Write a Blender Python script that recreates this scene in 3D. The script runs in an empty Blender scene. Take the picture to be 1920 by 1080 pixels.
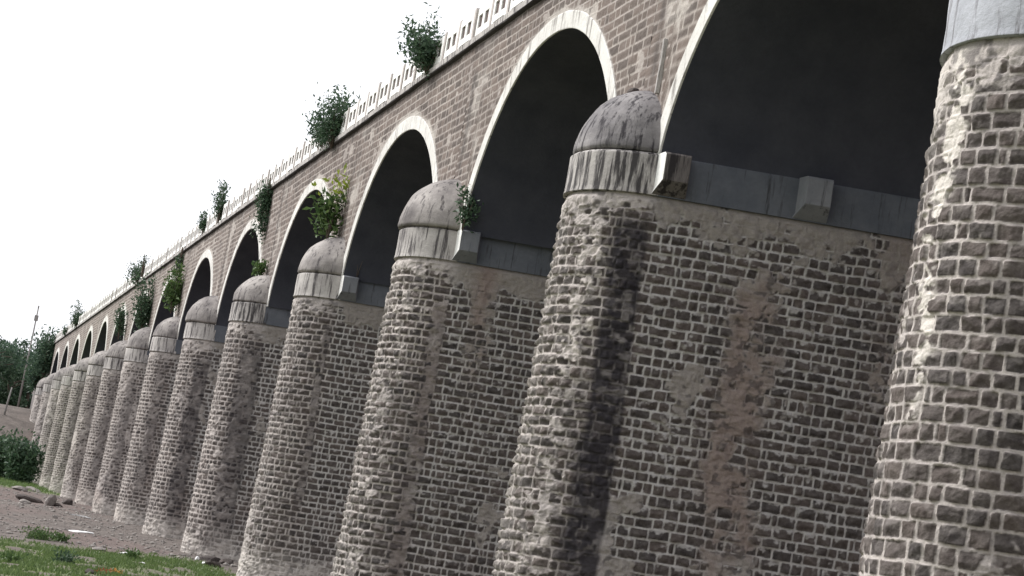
import bpy, bmesh, math, random
import numpy as np
from mathutils import Matrix, Vector

# ------------------------------------------------------------------ camera, sky, sun, exposure
scene = bpy.context.scene
col = scene.collection
cam_d = bpy.data.cameras.new('camera')
cam = bpy.data.objects.new('camera', cam_d)
col.objects.link(cam)
FW = Vector((-0.95350982, 0.27451521, 0.12433996))
RT = Vector((0.29220813, 0.94310267, 0.15865612))
UP = Vector((0.07371183, -0.18761331, 0.97947323))
CP = Vector((16.73258, -9.99107, -5.45919))
m3 = Matrix((RT, UP, -FW)).transposed()
cam.matrix_world = Matrix.Translation(CP) @ m3.to_4x4()
cam_d.sensor_fit = 'HORIZONTAL'; cam_d.sensor_width = 36.0
cam_d.lens = 36.0 * 3592.6 / 1920.0
cam_d.clip_start = 0.1; cam_d.clip_end = 6000
scene.camera = cam

SUN_EL, SUN_DIR = 42, Vector((-0.62, -0.78, 0))          # soft light from the left front
world = bpy.data.worlds.new("World"); scene.world = world
world.use_nodes = True
nt = world.node_tree; nt.nodes.clear()
out = nt.nodes.new('ShaderNodeOutputWorld'); bg = nt.nodes.new('ShaderNodeBackground')
sky = nt.nodes.new('ShaderNodeTexSky'); sky.sky_type = 'NISHITA'; sky.sun_disc = False
sky.sun_elevation = math.radians(SUN_EL)
sky.sun_rotation = math.atan2(SUN_DIR.x, SUN_DIR.y)
sky.dust_density = 4.0; sky.air_density = 1.0
hs = nt.nodes.new('ShaderNodeHueSaturation'); hs.inputs['Saturation'].default_value = 0.16
mx = nt.nodes.new('ShaderNodeMix'); mx.data_type = 'RGBA'
mx.inputs[0].default_value = 0.6
mx.inputs[7].default_value = (10.5, 10.6, 11.2, 1)        # even cloud cover over the clear-sky gradient
nt.links.new(sky.outputs[0], hs.inputs['Color']); nt.links.new(hs.outputs[0], mx.inputs[6])
nt.links.new(mx.outputs[2], bg.inputs[0]); bg.inputs[1].default_value = 0.092
nt.links.new(bg.outputs[0], out.inputs[0])
sun_d = bpy.data.lights.new('sun', 'SUN'); sun_d.energy = 2.3; sun_d.angle = math.radians(16)
sun_d.color = (1.0, 0.985, 0.97)
sun = bpy.data.objects.new('sun', sun_d); col.objects.link(sun)
sd = SUN_DIR.normalized() * math.cos(math.radians(SUN_EL)); sd.z = math.sin(math.radians(SUN_EL))
sun.rotation_euler = sd.to_track_quat('Z', 'Y').to_euler()
scene.view_settings.view_transform = 'Standard'; scene.view_settings.look = 'None'
scene.view_settings.gamma = 1.0; scene.view_settings.use_curve_mapping = False
scene.view_settings.exposure = 0.80
scene.render.engine = 'CYCLES'
scene.cycles.max_bounces = 6

# ------------------------------------------------------------------ helpers
rnd = random.Random(7)
def lin(r, g, b):
    f = lambda v: (v / 255 / 12.92) if v <= 10.3 else ((v / 255 + 0.055) / 1.055) ** 2.4
    return (f(r), f(g), f(b), 1)

def link(name, me, parent=None, mats=()):
    o = bpy.data.objects.new(name, me); col.objects.link(o)
    for m in mats:
        if len(me.materials) < len(mats): me.materials.append(m)
    if parent is not None: o.parent = parent
    return o
def tag(o, label=None, cat=None, group=None, kind=None):
    if label: o['label'] = label
    if cat: o['category'] = cat
    if group: o['group'] = group
    if kind: o['kind'] = kind
    return o
def empty(name, loc, **k):
    o = bpy.data.objects.new(name, None); col.objects.link(o); o.location = loc
    o.empty_display_size = 0.3
    return tag(o, **k)

def raw_mesh(name, V, F, smooth=True, attrs=None):
    """V (n,3), F (m,k) with k 3 or 4"""
    V = np.ascontiguousarray(V, dtype=np.float32); F = np.ascontiguousarray(F, dtype=np.int32)
    me = bpy.data.meshes.new(name)
    me.vertices.add(len(V)); me.vertices.foreach_set('co', V.ravel())
    k = F.shape[1]
    me.loops.add(F.size); me.loops.foreach_set('vertex_index', F.ravel())
    me.polygons.add(len(F)); me.polygons.foreach_set('loop_start', np.arange(0, F.size, k, dtype=np.int32))
    me.polygons.foreach_set('use_smooth', np.full(len(F), smooth, dtype=bool))
    me.update(calc_edges=True)
    for n, a in (attrs or {}).items():
        at = me.color_attributes.new(n, 'FLOAT_COLOR', 'POINT')
        c = np.ones((len(V), 4), np.float32); c[:, :a.shape[1]] = a
        at.data.foreach_set('color', c.ravel())
    me.validate()
    return me
def grid_faces(nu, nv, flip=False):
    i = np.arange(nu * nv).reshape(nu, nv)
    f = np.stack([i[:-1, :-1], i[1:, :-1], i[1:, 1:], i[:-1, 1:]], -1).reshape(-1, 4)
    return f[:, ::-1] if flip else f

class MB:
    """collects boxes, tubes and polygons into one mesh"""
    def __init__(s): s.v = []; s.f = []; s.sm = []
    def add(s, V, F, smooth=False):
        n = len(s.v); s.v += [tuple(p) for p in V]; s.f += [tuple(i + n for i in f) for f in F]; s.sm += [smooth] * len(F)
    def box(s, x0, x1, y0, y1, z0, z1):
        V = [(x, y, z) for z in (z0, z1) for y in (y0, y1) for x in (x0, x1)]
        s.add(V, [(0, 2, 3, 1), (4, 5, 7, 6), (0, 1, 5, 4), (2, 6, 7, 3), (0, 4, 6, 2), (1, 3, 7, 5)])
    def tube(s, pts, rad, n=6):
        V = []; F = []
        pts = [Vector(p) for p in pts]
        for i, p in enumerate(pts):
            d = (pts[min(i + 1, len(pts) - 1)] - pts[max(i - 1, 0)]).normalized()
            a = d.orthogonal().normalized(); b = d.cross(a)
            r = rad[i] if hasattr(rad, '__len__') else rad
            for k in range(n):
                t = 2 * math.pi * k / n; V.append(p + a * (r * math.cos(t)) + b * (r * math.sin(t)))
        for i in range(len(pts) - 1):
            for k in range(n):
                F.append((i * n + k, i * n + (k + 1) % n, (i + 1) * n + (k + 1) % n, (i + 1) * n + k))
        F.append(tuple(range(n))[::-1]); F.append(tuple((len(pts) - 1) * n + k for k in range(n)))
        s.add(V, F, True)
    def mesh(s, name):
        me = bpy.data.meshes.new(name); me.from_pydata(s.v, [], s.f)
        me.polygons.foreach_set('use_smooth', s.sm); me.update(); return me
    def build(s, name, mat, parent=None, bevel=0):
        o = link(name, s.mesh(name), parent, [mat])
        if bevel:
            b = o.modifiers.new('bevel', 'BEVEL'); b.width = bevel; b.segments = 2; b.limit_method = 'ANGLE'
        return o

# numpy noise
def _h(ix, iy, seed):
    with np.errstate(over='ignore'):
        h = (ix.astype(np.int64) * 374761393 + iy.astype(np.int64) * 668265263 + seed * 974634777) & 0xffffffff
        h = ((h ^ (h >> 13)) * 1274126177) & 0xffffffff
        h = h ^ (h >> 16)
    return (h & 0xffff) / 65535.0
def vn(x, y, seed=0):
    x = np.asarray(x, float); y = np.asarray(y, float)
    ix = np.floor(x); iy = np.floor(y); fx = x - ix; fy = y - iy
    fx = fx * fx * (3 - 2 * fx); fy = fy * fy * (3 - 2 * fy)
    a = _h(ix, iy, seed); b = _h(ix + 1, iy, seed); c = _h(ix, iy + 1, seed); d = _h(ix + 1, iy + 1, seed)
    return a + (b - a) * fx + (c - a) * fy + (a - b - c + d) * fx * fy
def fbm(x, y, seed=0, o=4):
    r = 0; a = 0.5; t = 0
    for i in range(o):
        r = r + a * vn(x * 2 ** i, y * 2 ** i, seed + i * 17); t += a; a *= 0.5
    return r / t
def sst(a, b, x):
    t = np.clip((x - a) / (b - a), 0, 1); return t * t * (3 - 2 * t)
def gauss(x, w): return np.exp(-(x / w) ** 2)

def stones(U, V, seed, ch, cw, joint, soft):
    """irregular coursed rubble: returns stone mask 0..1, rock face height -1..1, tone per stone"""
    r = np.random.default_rng(seed)
    U = U + (fbm(U * 3.1, V * 3.1, seed + 5, 2) - .5) * .03
    V = V + (fbm(U * 1.6, V * 1.6, seed + 9, 3) - .5) * .04
    v0 = V.min() - .5; hs_ = []
    tot = 0
    while tot < V.max() - v0 + 1: h = r.uniform(*ch); hs_.append(h); tot += h
    ev = v0 + np.concatenate([[0], np.cumsum(hs_)])
    ci = np.clip(np.searchsorted(ev, V, side='right') - 1, 0, len(hs_) - 1)
    dv = np.minimum(V - ev[ci], ev[ci + 1] - V)
    lv = (V - ev[ci]) / (ev[ci + 1] - ev[ci]) * 2 - 1
    du = np.zeros_like(U); lu = np.zeros_like(U); P = np.zeros(U.shape + (8,))
    u0 = U.min() - .6; span = U.max() - u0 + 1
    for c in np.unique(ci):
        m = ci == c
        n = int(span / cw[0]) + 3
        w = r.uniform(cw[0], cw[1], n) * np.where(r.random(n) < .18, .6, 1)
        eu = u0 + np.concatenate([[0], np.cumsum(w)])
        k = np.clip(np.searchsorted(eu, U[m], side='right') - 1, 0, n - 1)
        du[m] = np.minimum(U[m] - eu[k], eu[k + 1] - U[m])
        lu[m] = (U[m] - eu[k]) / (eu[k + 1] - eu[k]) * 2 - 1
        pr = r.random((n, 8)); P[m] = pr[k]
    K = 1 / .007
    d = -np.log(np.exp(-K * np.maximum(du, 0)) + np.exp(-K * np.maximum(dv, 0))) / K
    d = d + (vn(U * 22, V * 22, seed + 31) - .5) * .010 + (vn(U * 50, V * 50, seed + 33) - .5) * .006
    mask = sst(joint * .5, joint * .5 + soft, d)
    a = P[..., 0] * 6.283; b = a + 1.6 + P[..., 1] * 2
    p1 = lu * np.cos(a) + lv * np.sin(a) - (P[..., 2] - .5) * .8
    p2 = lu * np.cos(b) + lv * np.sin(b) - (P[..., 3] - .5) * .8
    face = .55 - np.maximum(np.maximum(p1, p2), 0) * .9 + (P[..., 4] - .5) * .7 + (P[..., 5] - .5) * lu * .8
    face = face + (fbm(U * 14, V * 14, seed + 41, 3) - .5) * .9
    pillow = np.clip(1 - np.maximum(abs(lu), abs(lv)) ** 6, 0, 1)
    return mask, face * (.35 + .65 * pillow), P[..., 6], P[..., 7], lv

# ------------------------------------------------------------------ materials
def mat_new(name):
    m = bpy.data.materials.new(name); m.use_nodes = True
    n = m.node_tree; b = n.nodes['Principled BSDF']
    b.inputs['Roughness'].default_value = .9; b.inputs['Specular IOR Level'].default_value = .25
    return m, n, b
def node(n, t, **k):
    x = n.nodes.new(t)
    for a, v in k.items():
        if a.startswith('i_'):
            key = a[2:]; x.inputs[int(key) if key.isdigit() else key].default_value = v
        else: setattr(x, a, v)
    return x
def mix(n, fac, a, b, mode='MIX'):
    x = n.nodes.new('ShaderNodeMix'); x.data_type = 'RGBA'; x.blend_type = mode
    for s, v in ((0, fac), (6, a), (7, b)):
        if isinstance(v, (int, float)): x.inputs[s].default_value = v
        elif isinstance(v, tuple): x.inputs[s].default_value = v
        else: n.links.new(v, x.inputs[s])
    return x.outputs[2]
def ramp(n, src, p0, p1, c0=(0, 0, 0, 1), c1=(1, 1, 1, 1)):
    x = n.nodes.new('ShaderNodeValToRGB'); e = x.color_ramp.elements
    e[0].position = p0; e[1].position = p1; e[0].color = c0; e[1].color = c1
    n.links.new(src, x.inputs[0]); return x.outputs[0]
def noise(n, scale, detail=4, rough=.55, vec=None, sc=None):
    tc = n.nodes.new('ShaderNodeTexCoord'); v = tc.outputs['Object']
    if sc:
        mp = n.nodes.new('ShaderNodeMapping'); mp.inputs['Scale'].default_value = sc
        n.links.new(v, mp.inputs[0]); v = mp.outputs[0]
    x = n.nodes.new('ShaderNodeTexNoise'); x.inputs['Scale'].default_value = scale
    x.inputs['Detail'].default_value = detail; x.inputs['Roughness'].default_value = rough
    n.links.new(v, x.inputs['Vector']); return x.outputs['Fac']
def bump(n, b, src, strength, dist):
    x = n.nodes.new('ShaderNodeBump'); x.inputs['Strength'].default_value = strength; x.inputs['Distance'].default_value = dist
    n.links.new(src, x.inputs['Height']); n.links.new(x.outputs[0], b.inputs['Normal'])

def masonry_mat(name, st0, st1, mo0, mo1, lime, dark, pink, grey):
    m, n, b = mat_new(name)
    p = node(n, 'ShaderNodeVertexColor', layer_name='pat'); c = node(n, 'ShaderNodeVertexColor', layer_name='coat')
    sp = node(n, 'ShaderNodeSeparateColor'); n.links.new(p.outputs[0], sp.inputs[0])
    sc_ = node(n, 'ShaderNodeSeparateColor'); n.links.new(c.outputs[0], sc_.inputs[0])
    nz = noise(n, 9, 6, .65); nf = noise(n, 38, 3, .6); nl = noise(n, .8, 3, .5)
    stone = mix(n, sp.outputs[1], st0, st1)
    stone = mix(n, ramp(n, nz, .3, .75), stone, mix(n, .16, stone, mo1))
    mort = mix(n, ramp(n, nl, .35, .65), mo0, mo1)
    mort = mix(n, ramp(n, nz, .35, .7), mort, mix(n, .35, mort, dark))
    gw = node(n, 'ShaderNodeMath', operation='MULTIPLY', i_1=grey); n.links.new(c.outputs['Alpha'], gw.inputs[0])
    mort = mix(n, gw.outputs[0], mort, lin(186, 183, 179))
    gc = node(n, 'ShaderNodeMath', operation='MULTIPLY'); n.links.new(gw.outputs[0], gc.inputs[0]); n.links.new(sc_.outputs[0], gc.inputs[1])
    mort = mix(n, gc.outputs[0], mort, mix(n, ramp(n, nz, .35, .7), lin(126, 119, 112), lin(150, 142, 134)))
    mort = mix(n, sc_.outputs[1], mort, pink)
    base = mix(n, sp.outputs[0], mort, stone)
    base = mix(n, sc_.outputs[2], base, lime)
    base = mix(n, sp.outputs[2], base, dark)
    base = mix(n, ramp(n, nf, .2, .8), mix(n, .28, base, dark), base)
    n.links.new(base, b.inputs['Base Color'])
    bump(n, b, nf, .5, .02)
    return m
M = {}
M['pier'] = masonry_mat('pier_masonry', lin(36, 33, 33), lin(82, 72, 67), lin(174, 166, 161), lin(204, 195, 188), lin(214, 207, 198), lin(42, 39, 43), lin(138, 122, 114), .85)
M['wall'] = masonry_mat('spandrel_masonry', lin(68, 59, 55), lin(114, 100, 92), lin(158, 149, 143), lin(184, 175, 167), lin(205, 200, 192), lin(58, 52, 50), lin(140, 118, 110), 0)

def cement_mat(name, c0, c1, streak, s_amt=.5, vertical=True, rough=.9, moss=None):
    m, n, b = mat_new(name)
    nl = noise(n, 1.3, 5, .6); nz = noise(n, 14, 5, .65)
    base = mix(n, ramp(n, nl, .3, .7), c0, c1)
    if s_amt:
        ns = noise(n, 8.5, 5, .66, sc=(1, 1, .10 if vertical else 1))
        base = mix(n, ramp(n, ns, .60 - .14 * s_amt, .70 - .14 * s_amt), base, mix(n, .90, base, streak))
    base = mix(n, ramp(n, nz, .3, .7), mix(n, .18, base, streak), base)
    n.links.new(base, b.inputs['Base Color']); b.inputs['Roughness'].default_value = rough
    bump(n, b, nz, .45, .03)
    return m
M['drum_dark'] = cement_mat('streaked_cement', lin(158, 153, 150), lin(188, 183, 178), lin(40, 37, 40), 1.0)
M['drum'] = cement_mat('weathered_cement', lin(160, 155, 152), lin(188, 183, 178), lin(62, 58, 60), .68)
M['dome_dark'] = cement_mat('sooty_cement', lin(88, 85, 88), lin(150, 146, 145), lin(46, 43, 47), .75)
M['dome'] = cement_mat('pale_cement', lin(104, 99, 98), lin(172, 166, 161), lin(72, 68, 69), .5)
M['blue'] = cement_mat('pale_blue_grey_paint', lin(150, 152, 158), lin(176, 178, 184), lin(96, 93, 95), .35)
M['band'] = cement_mat('grey_band_cement', lin(80, 84, 92), lin(104, 107, 113), lin(58, 58, 61), .25)
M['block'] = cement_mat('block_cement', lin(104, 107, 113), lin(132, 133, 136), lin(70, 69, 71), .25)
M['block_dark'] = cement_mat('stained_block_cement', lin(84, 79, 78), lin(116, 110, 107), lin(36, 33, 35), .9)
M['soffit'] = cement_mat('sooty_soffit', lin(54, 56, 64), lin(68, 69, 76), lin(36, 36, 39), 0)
M['ring'] = cement_mat('white_arch_paint', lin(198, 195, 190), lin(220, 218, 213), lin(122, 117, 113), .4)
M['cornice'] = cement_mat('stained_cornice', lin(98, 93, 92), lin(140, 134, 131), lin(36, 33, 34), .35)
M['black_lip'] = cement_mat('black_stain_shadow_lip', lin(52, 48, 48), lin(74, 69, 68), lin(34, 32, 32), .3)  # stain plus the shadow under the lip, both put into the dark colour
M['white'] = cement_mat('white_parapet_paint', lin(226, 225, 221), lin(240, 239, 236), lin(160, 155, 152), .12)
M['post'] = cement_mat('grey_parapet_post', lin(172, 164, 160), lin(194, 187, 182), lin(104, 98, 96), .3)
M['recess'] = cement_mat('brown_parapet_stone', lin(84, 72, 69), lin(108, 93, 88), lin(50, 44, 44), .3)
M['slot'] = cement_mat('drain_slot', lin(44, 41, 41), lin(56, 52, 51), lin(30, 28, 28), 0)
M['deck'] = cement_mat('deck_asphalt', lin(70, 68, 66), lin(84, 82, 80), lin(50, 48, 48), 0)

def leaf_mat(name, c0, c1):
    m, n, b = mat_new(name)
    g = node(n, 'ShaderNodeNewGeometry')
    base = mix(n, g.outputs['Random Per Island'], c0, c1)
    n.links.new(base, b.inputs['Base Color']); b.inputs['Roughness'].default_value = .55
    tr = node(n, 'ShaderNodeBsdfTranslucent'); n.links.new(base, tr.inputs[0])
    ms = node(n, 'ShaderNodeMixShader'); ms.inputs[0].default_value = .3
    n.links.new(b.outputs[0], ms.inputs[1]); n.links.new(tr.outputs[0], ms.inputs[2])
    n.links.new(ms.outputs[0], n.nodes['Material Output'].inputs[0])
    return m
M['leaf'] = leaf_mat('leaf_deep_green', (.030, .062, .036, 1), (.085, .135, .075, 1))
M['leaf_bright'] = leaf_mat('leaf_fresh_green', (.045, .09, .030, 1), (.12, .18, .060, 1))
M['leaf_lime'] = leaf_mat('leaf_lime_green', (.18, .24, .03, 1), (.30, .36, .06, 1))
M['leaf_far'] = leaf_mat('leaf_far_green', (.032, .066, .045, 1), (.085, .135, .080, 1))
M['grass'] = leaf_mat('grass_green', (.075, .120, .040, 1), (.15, .21, .075, 1))
M['bark'] = cement_mat('bark_brown', lin(84, 74, 66), lin(110, 98, 88), lin(50, 44, 40), .2)
M['rock'] = cement_mat('grey_rock', lin(120, 114, 110), lin(152, 146, 140), lin(70, 64, 62), .3, False)
M['rock_dark'] = cement_mat('dark_rock', lin(66, 60, 58), lin(90, 82, 78), lin(40, 36, 36), .3, False)
M['litter'] = cement_mat('white_litter', lin(228, 228, 228), lin(240, 240, 240), lin(190, 188, 186), .1, False)
M['pole'] = cement_mat('pole_concrete', lin(132, 128, 126), lin(150, 146, 142), lin(90, 88, 86), .2)

# ------------------------------------------------------------------ bridge dimensions (metres; z = 0 at the foot of the pier caps)
S = 12.0; W = 2.485; A = .5 * S - W / 2; HB = .59; HD = .66; RISE = 3.46; RT_ = .34; H = 5.06; SK = .24
GZ = -7.86; YO = .29; D = 7.2; R0 = 1.235; BAT = .030
dv_ = np.array([math.sin(SK), math.cos(SK)]); nv_ = np.array([math.cos(SK), -math.sin(SK)])
NP = 15
DX = {1: -.15, 2: .12}
def px(k): return -k * S + DX.get(k, 0)

bridge = empty('stone_bridge', (0, 0, GZ), label='long stone bridge with white rimmed arches on round nosed rubble piers', cat='bridge')
def part(name, me, mats, parent=None):
    o = link(name, me, None, mats)
    p = parent or bridge
    o.parent = p
    return o
# parts are modelled in world space: undo the offset of their parents
def settle(o, loc):
    o.location = loc
OFF = (0, 0, -GZ)                                          # place of bridge parts relative to the bridge empty

def path(k, Z, s, R):
    """s: signed arc; s<0 along the +x wall, 0..pi*R0 round the nose, beyond along the -x wall. returns xy and normal"""
    c = np.array([px(k), YO]) + 0
    c[0] += YO * math.tan(SK) * 0
    arc = math.pi * R0
    ph = np.clip(s / R0, 0, math.pi)
    t = np.where(s < 0, -s, np.where(s > arc, s - arc, 0))
    nx = nv_[0] * np.cos(ph) - dv_[0] * np.sin(ph); ny = nv_[1] * np.cos(ph) - dv_[1] * np.sin(ph)
    x = c[0] + dv_[0] * t + nx * R; y = c[1] + dv_[1] * t + ny * R
    return x, y, nx, ny

STREAK = {  # dark / brown run-off at the junction: centre s, half width, strength, z range, pinkness
    0: [], 1: [(.10, .27, .95, -.45, -6.4, .0)], 2: [(.05, .17, .75, -.9, -7.6, .5)], 3: [(.05, .10, .6, -.8, -6, .2)],
    4: [(.0, .40, .72, -.7, -7.2, .1)], 5: [(.1, .3, .8, -.7, -7, .1)], 6: [(.3, .25, .6, -.6, -6.5, .2)],
    7: [(.4, .3, .5, -.6, -6.5, .1)], 8: [(.3, .25, .6, -.4, -6.5, .2)], 9: [(.4, .3, .5, -.4, -6, .2)], 10: [(.3, .3, .5, -.4, -6, .1)],
}
COVER = {-1: .3, 0: .16, 1: .04, 2: .22, 3: .16, 4: .22, 5: .28, 6: .26, 7: .32, 8: .36, 9: .28, 10: .30, 11: .34, 12: .5, 13: .7, 14: .8}
STEP = {-1: .06, 0: .0105, 1: .014, 2: .017, 3: .02, 4: .025, 5: .03, 6: .035, 7: .04}

def build_pier(k):
    st = STEP.get(k, .045)
    arc = math.pi * R0
    wall_fine = {0: .3, 1: 5.6, 2: 3.4, 3: 2.4}.get(k, 1.6); ws = .022 if k == 0 else .04 if k < 5 else .07
    s = np.concatenate([np.linspace(-D, -wall_fine, int((D - wall_fine) / ws))[:-1], np.arange(-wall_fine, arc + .1, st), np.linspace(arc + .1, arc + D, int(D / max(ws * 1.6, .06)))])
    zb = GZ - .5
    z = np.arange(zb, 0.02, st * 1.05); z[-1] = 0.01
    Sg, Zg = np.meshgrid(s, z, indexing='ij')
    R = R0 + BAT * -Zg
    u = Sg * (1 + .5 * BAT * -Zg / R0)
    sd_ = 100 + k * 7
    ch = (.145, .185) if k else (.165, .20)
    mask, face, tone, tone2, lv = stones(u, Zg, sd_, ch, (.12, .36) if k else (.15, .36), .022 + .25 * max(st - .02, 0) if k == 0 else .019 + .25 * max(st - .017, 0), .005 + st * .45)
    # mortar smeared over the stones
    big = fbm(Sg * .55 + k * 9, Zg * .35, sd_ + 3, 4); med = fbm(Sg * 2.6, Zg * 2.1, sd_ + 4, 4)
    cv = COVER.get(k, .5)
    cov = sst(.68 - cv * .3, .86 - cv * .3, big * .6 + med * .4 + .06)
    on_wall = sst(.15, -.25, Sg)
    ragged = (fbm(Sg * 1.7, Zg * 1.2, sd_ + 6, 4) - .5)
    topd = .14 + .05 * (k > 1) + on_wall * .08
    top = sst(-topd - .5, -topd + .12, Zg + ragged * (.6 + on_wall * .7))
    bot = sst(GZ + 1.1, GZ + .2, Zg + ragged * 1.2) * (.75 if k > 2 else .2)
    lime = bot * (.55 if k > 2 else .3); pink = np.zeros_like(Zg); dark = np.zeros_like(Zg)
    cov = np.maximum(cov, top); cov = np.maximum(cov, bot * .8)
    wander = (fbm(Zg * .5, Zg * 0 + k, sd_ + 8, 3) - .5) * .5
    if k == 0:
        # lime run-off down the nose
        ss = R0 * math.radians(72) + wander
        w = .17 + .015 * Zg
        st_ = gauss(Sg - ss, np.maximum(w, .05)) * sst(-4.8, -2.2, Zg)
        med0 = sst(.46, .56, fbm(Sg * 7, Zg * 7, 991, 4) + st_ * .22 - .14) * np.clip(st_ * 1.6, 0, 1)
        lime = np.maximum(lime, med0 * .8); cov = np.maximum(cov, med0 * .9)
        left = gauss(Sg - R0 * 1.75, .5) * sst(-1.6, -.3, Zg); cov = np.maximum(cov, left * sst(.35, .6, med + left * .2))
        lime = np.maximum(lime, left * .5 * sst(.35, .6, med))
        patch = ((Sg > 1.28) & (Sg < 1.78) & (Zg > -.26)).astype(float)
        cov = np.maximum(cov, patch)
    else:
        lime = np.maximum(lime, gauss(Sg - R0 * 1.9, .75) * .30 * sst(.4, .6, big * .5 + med * .5 + .08))
    if k == 1:
        b = gauss(Sg - R0 * .72, .36) * sst(-7.6, -6, Zg); cov = np.maximum(cov, .58 * b * sst(.30, .55, med + .1 * b))
        b = gauss(Sg + 1.9 + wander, .40) * sst(-.6, -1.2, Zg); b = np.clip(b * 1.5, 0, 1) * sst(.22, .52, med + .07)
        cov = np.maximum(cov, b * .78); pink = np.maximum(pink, b * .75)
        b = gauss(Sg + 2.5 + wander, .75) * sst(-4.8, -1.5, Zg); cov = np.maximum(cov, .30 * b * sst(.3, .6, med + .08))
        b = gauss(Sg + 3.9, .35) * sst(-4.5, -1.0, Zg); cov = np.maximum(cov, b * sst(.35, .6, med)); pink = np.maximum(pink, b * .5)
        b = sst(-5.2, -6.6, Zg + ragged * 2) * gauss(Sg + 1.2, 1.4); pink = np.maximum(pink, b * .6); cov = np.maximum(cov, b * .6 * sst(.4, .6, med))
    if k == 2:
        b = gauss(Sg + .75, .25) * sst(-4.0, -1.0, Zg); cov = np.maximum(cov, b * sst(.3, .55, med)); pink = np.maximum(pink, b * .8)
        b = gauss(Sg - R0 * .8, .35); cov = np.maximum(cov, .62 * b * sst(.36, .6, med + .08))
    if k >= 4:
        pink = np.maximum(pink, sst(.5, .75, fbm(Sg * .8, Zg * .4, sd_ + 19, 3)) * .5 * sst(GZ + 5.5, GZ + 1, Zg))
    for (c, w, a, z1, z0, pk) in STREAK.get(k, []):
        q = Sg - c - wander * .12 - ragged * .12; g = np.where(q < 0, gauss(q, w * .45), gauss(np.maximum(q - w * .5, 0), w))
        fz = sst(z0 - .8, z0 + .8, Zg + ragged) * sst(z1 + .25, z1 - .25, Zg)
        cv2 = np.clip(g * 1.3, 0, 1) * fz; cov = np.maximum(cov, cv2 * (.45 if pk == 0 else .62))
        hs2 = fbm(Sg * 6, Zg * 2.2, sd_ + 21, 4)
        dark = np.maximum(dark, sst(.12, .62, g + (hs2 - .5) * .55) * fz * a * (1 - pk) * (.7 + .3 * sst(.35, .55, fbm(Sg * 7, Zg * 7, sd_ + 22, 3)))); pink = np.maximum(pink, cv2 * pk)
    cov = np.clip(cov, 0, 1)
    lumps = fbm(Sg * 5.5, Zg * 5.5, sd_ + 12, 4)
    hf = fbm(Sg * 8, Zg * 9, sd_ + 14, 3); cr = sst(-.10, .10, cov - .54 + (hf - .5) * 1.1 + (tone2 - .5) * .40)
    creep_lit_top = sst(.05, .30, lv * .42 - .24 + (fbm(Sg * 11, Zg * 11, sd_ + 24, 3) - .5) * 1.5) * (.22 if k == 0 else .72 * (.75 + .25 * on_wall))  # mortar over upper stone edges; their lit tops are painted in with it
    vis = mask * (1 - np.maximum(cr, creep_lit_top))
    relief = .048 if k == 0 else .070 if k < 3 else .055
    crev = cr * sst(.40, .30, fbm(Sg * 7 + 3, Zg * 8, sd_ + 15, 3)) * (1 - top * on_wall)
    dark = np.maximum(dark, crev * .55)
    pink = pink * sst(.18, .48, fbm(Sg * 1.6, Zg * 1.1, sd_ + 16, 4))
    joint = (.020 if k == 0 else .026) + .012 * (vn(Sg * 12, Zg * 12, sd_ + 18) - .5)
    h = mask * (.50 + face * .75) * relief * (1 - .5 * cr) + (1 - mask) * joint + cr * (lumps * (.055 if k == 0 else .085) - .018)
    h = h * sst(0.01, -.12, Zg)
    if k == 0: h = h * (1 - patch) + patch * .03
    x, y, nx, ny = path(k, Zg, Sg, R + h)
    Vt = np.stack([x, y, Zg], -1).reshape(-1, 3)
    pat = np.stack([vis, np.clip(tone * .8 + .1, 0, 1), np.clip(dark, 0, 1)], -1).reshape(-1, 3)
    coat = np.stack([cr, pink, lime, on_wall * (1 - .6 * sst(GZ + 3, GZ, Zg))], -1).reshape(-1, 4)
    me = raw_mesh('pier', Vt, grid_faces(len(s), len(z), True), True, {'pat': pat, 'coat': coat})
    o = part('pier', me, [M['pier']]); o.location = OFF
    return o

def lathe_half(k, prof, name, mat, seed, parent, rough=.02, back=.06, n=72):
    """profile (radius, z) swept round the pier nose, with short straight returns to the spandrel"""
    arc = math.pi * R0
    s = np.concatenate([[-back], np.linspace(0, arc, n), [arc + back]])
    prof = np.array(prof)
    # resample the profile
    seg = np.r_[0, np.cumsum(np.hypot(*np.diff(prof, axis=0).T))]
    t = np.unique(np.r_[seg, np.arange(0, seg[-1], .05)])
    pr = np.interp(t, seg, prof[:, 0]); pz = np.interp(t, seg, prof[:, 1])
    Sg, Tg = np.meshgrid(s, np.arange(len(t)), indexing='ij')
    Rr = pr[Tg]; Zz = pz[Tg]
    nz = (fbm(Sg * 2.2 + seed, t[Tg] * 2.2, seed, 4) - .5) * rough * 2 + (fbm(Sg * 9, t[Tg] * 5, seed + 3, 3) - .5) * rough * .5
    nz = nz * sst(0, .25, Rr)
    c = np.array([px(k), YO]); ph = np.clip(Sg / R0, 0, math.pi)
    tt = np.where(Sg < 0, -Sg, np.where(Sg > arc, Sg - arc, 0))
    nx = nv_[0] * np.cos(ph) - dv_[0] * np.sin(ph); ny = nv_[1] * np.cos(ph) - dv_[1] * np.sin(ph)
    Rr = np.maximum(Rr + nz, 0.001)
    V = np.stack([c[0] + dv_[0] * tt + nx * Rr, c[1] + dv_[1] * tt + ny * Rr, Zz + nz * .3], -1).reshape(-1, 3)
    o = part(name, raw_mesh(name, V, grid_faces(len(s), len(t), True)), [mat], parent)
    return o

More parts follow.
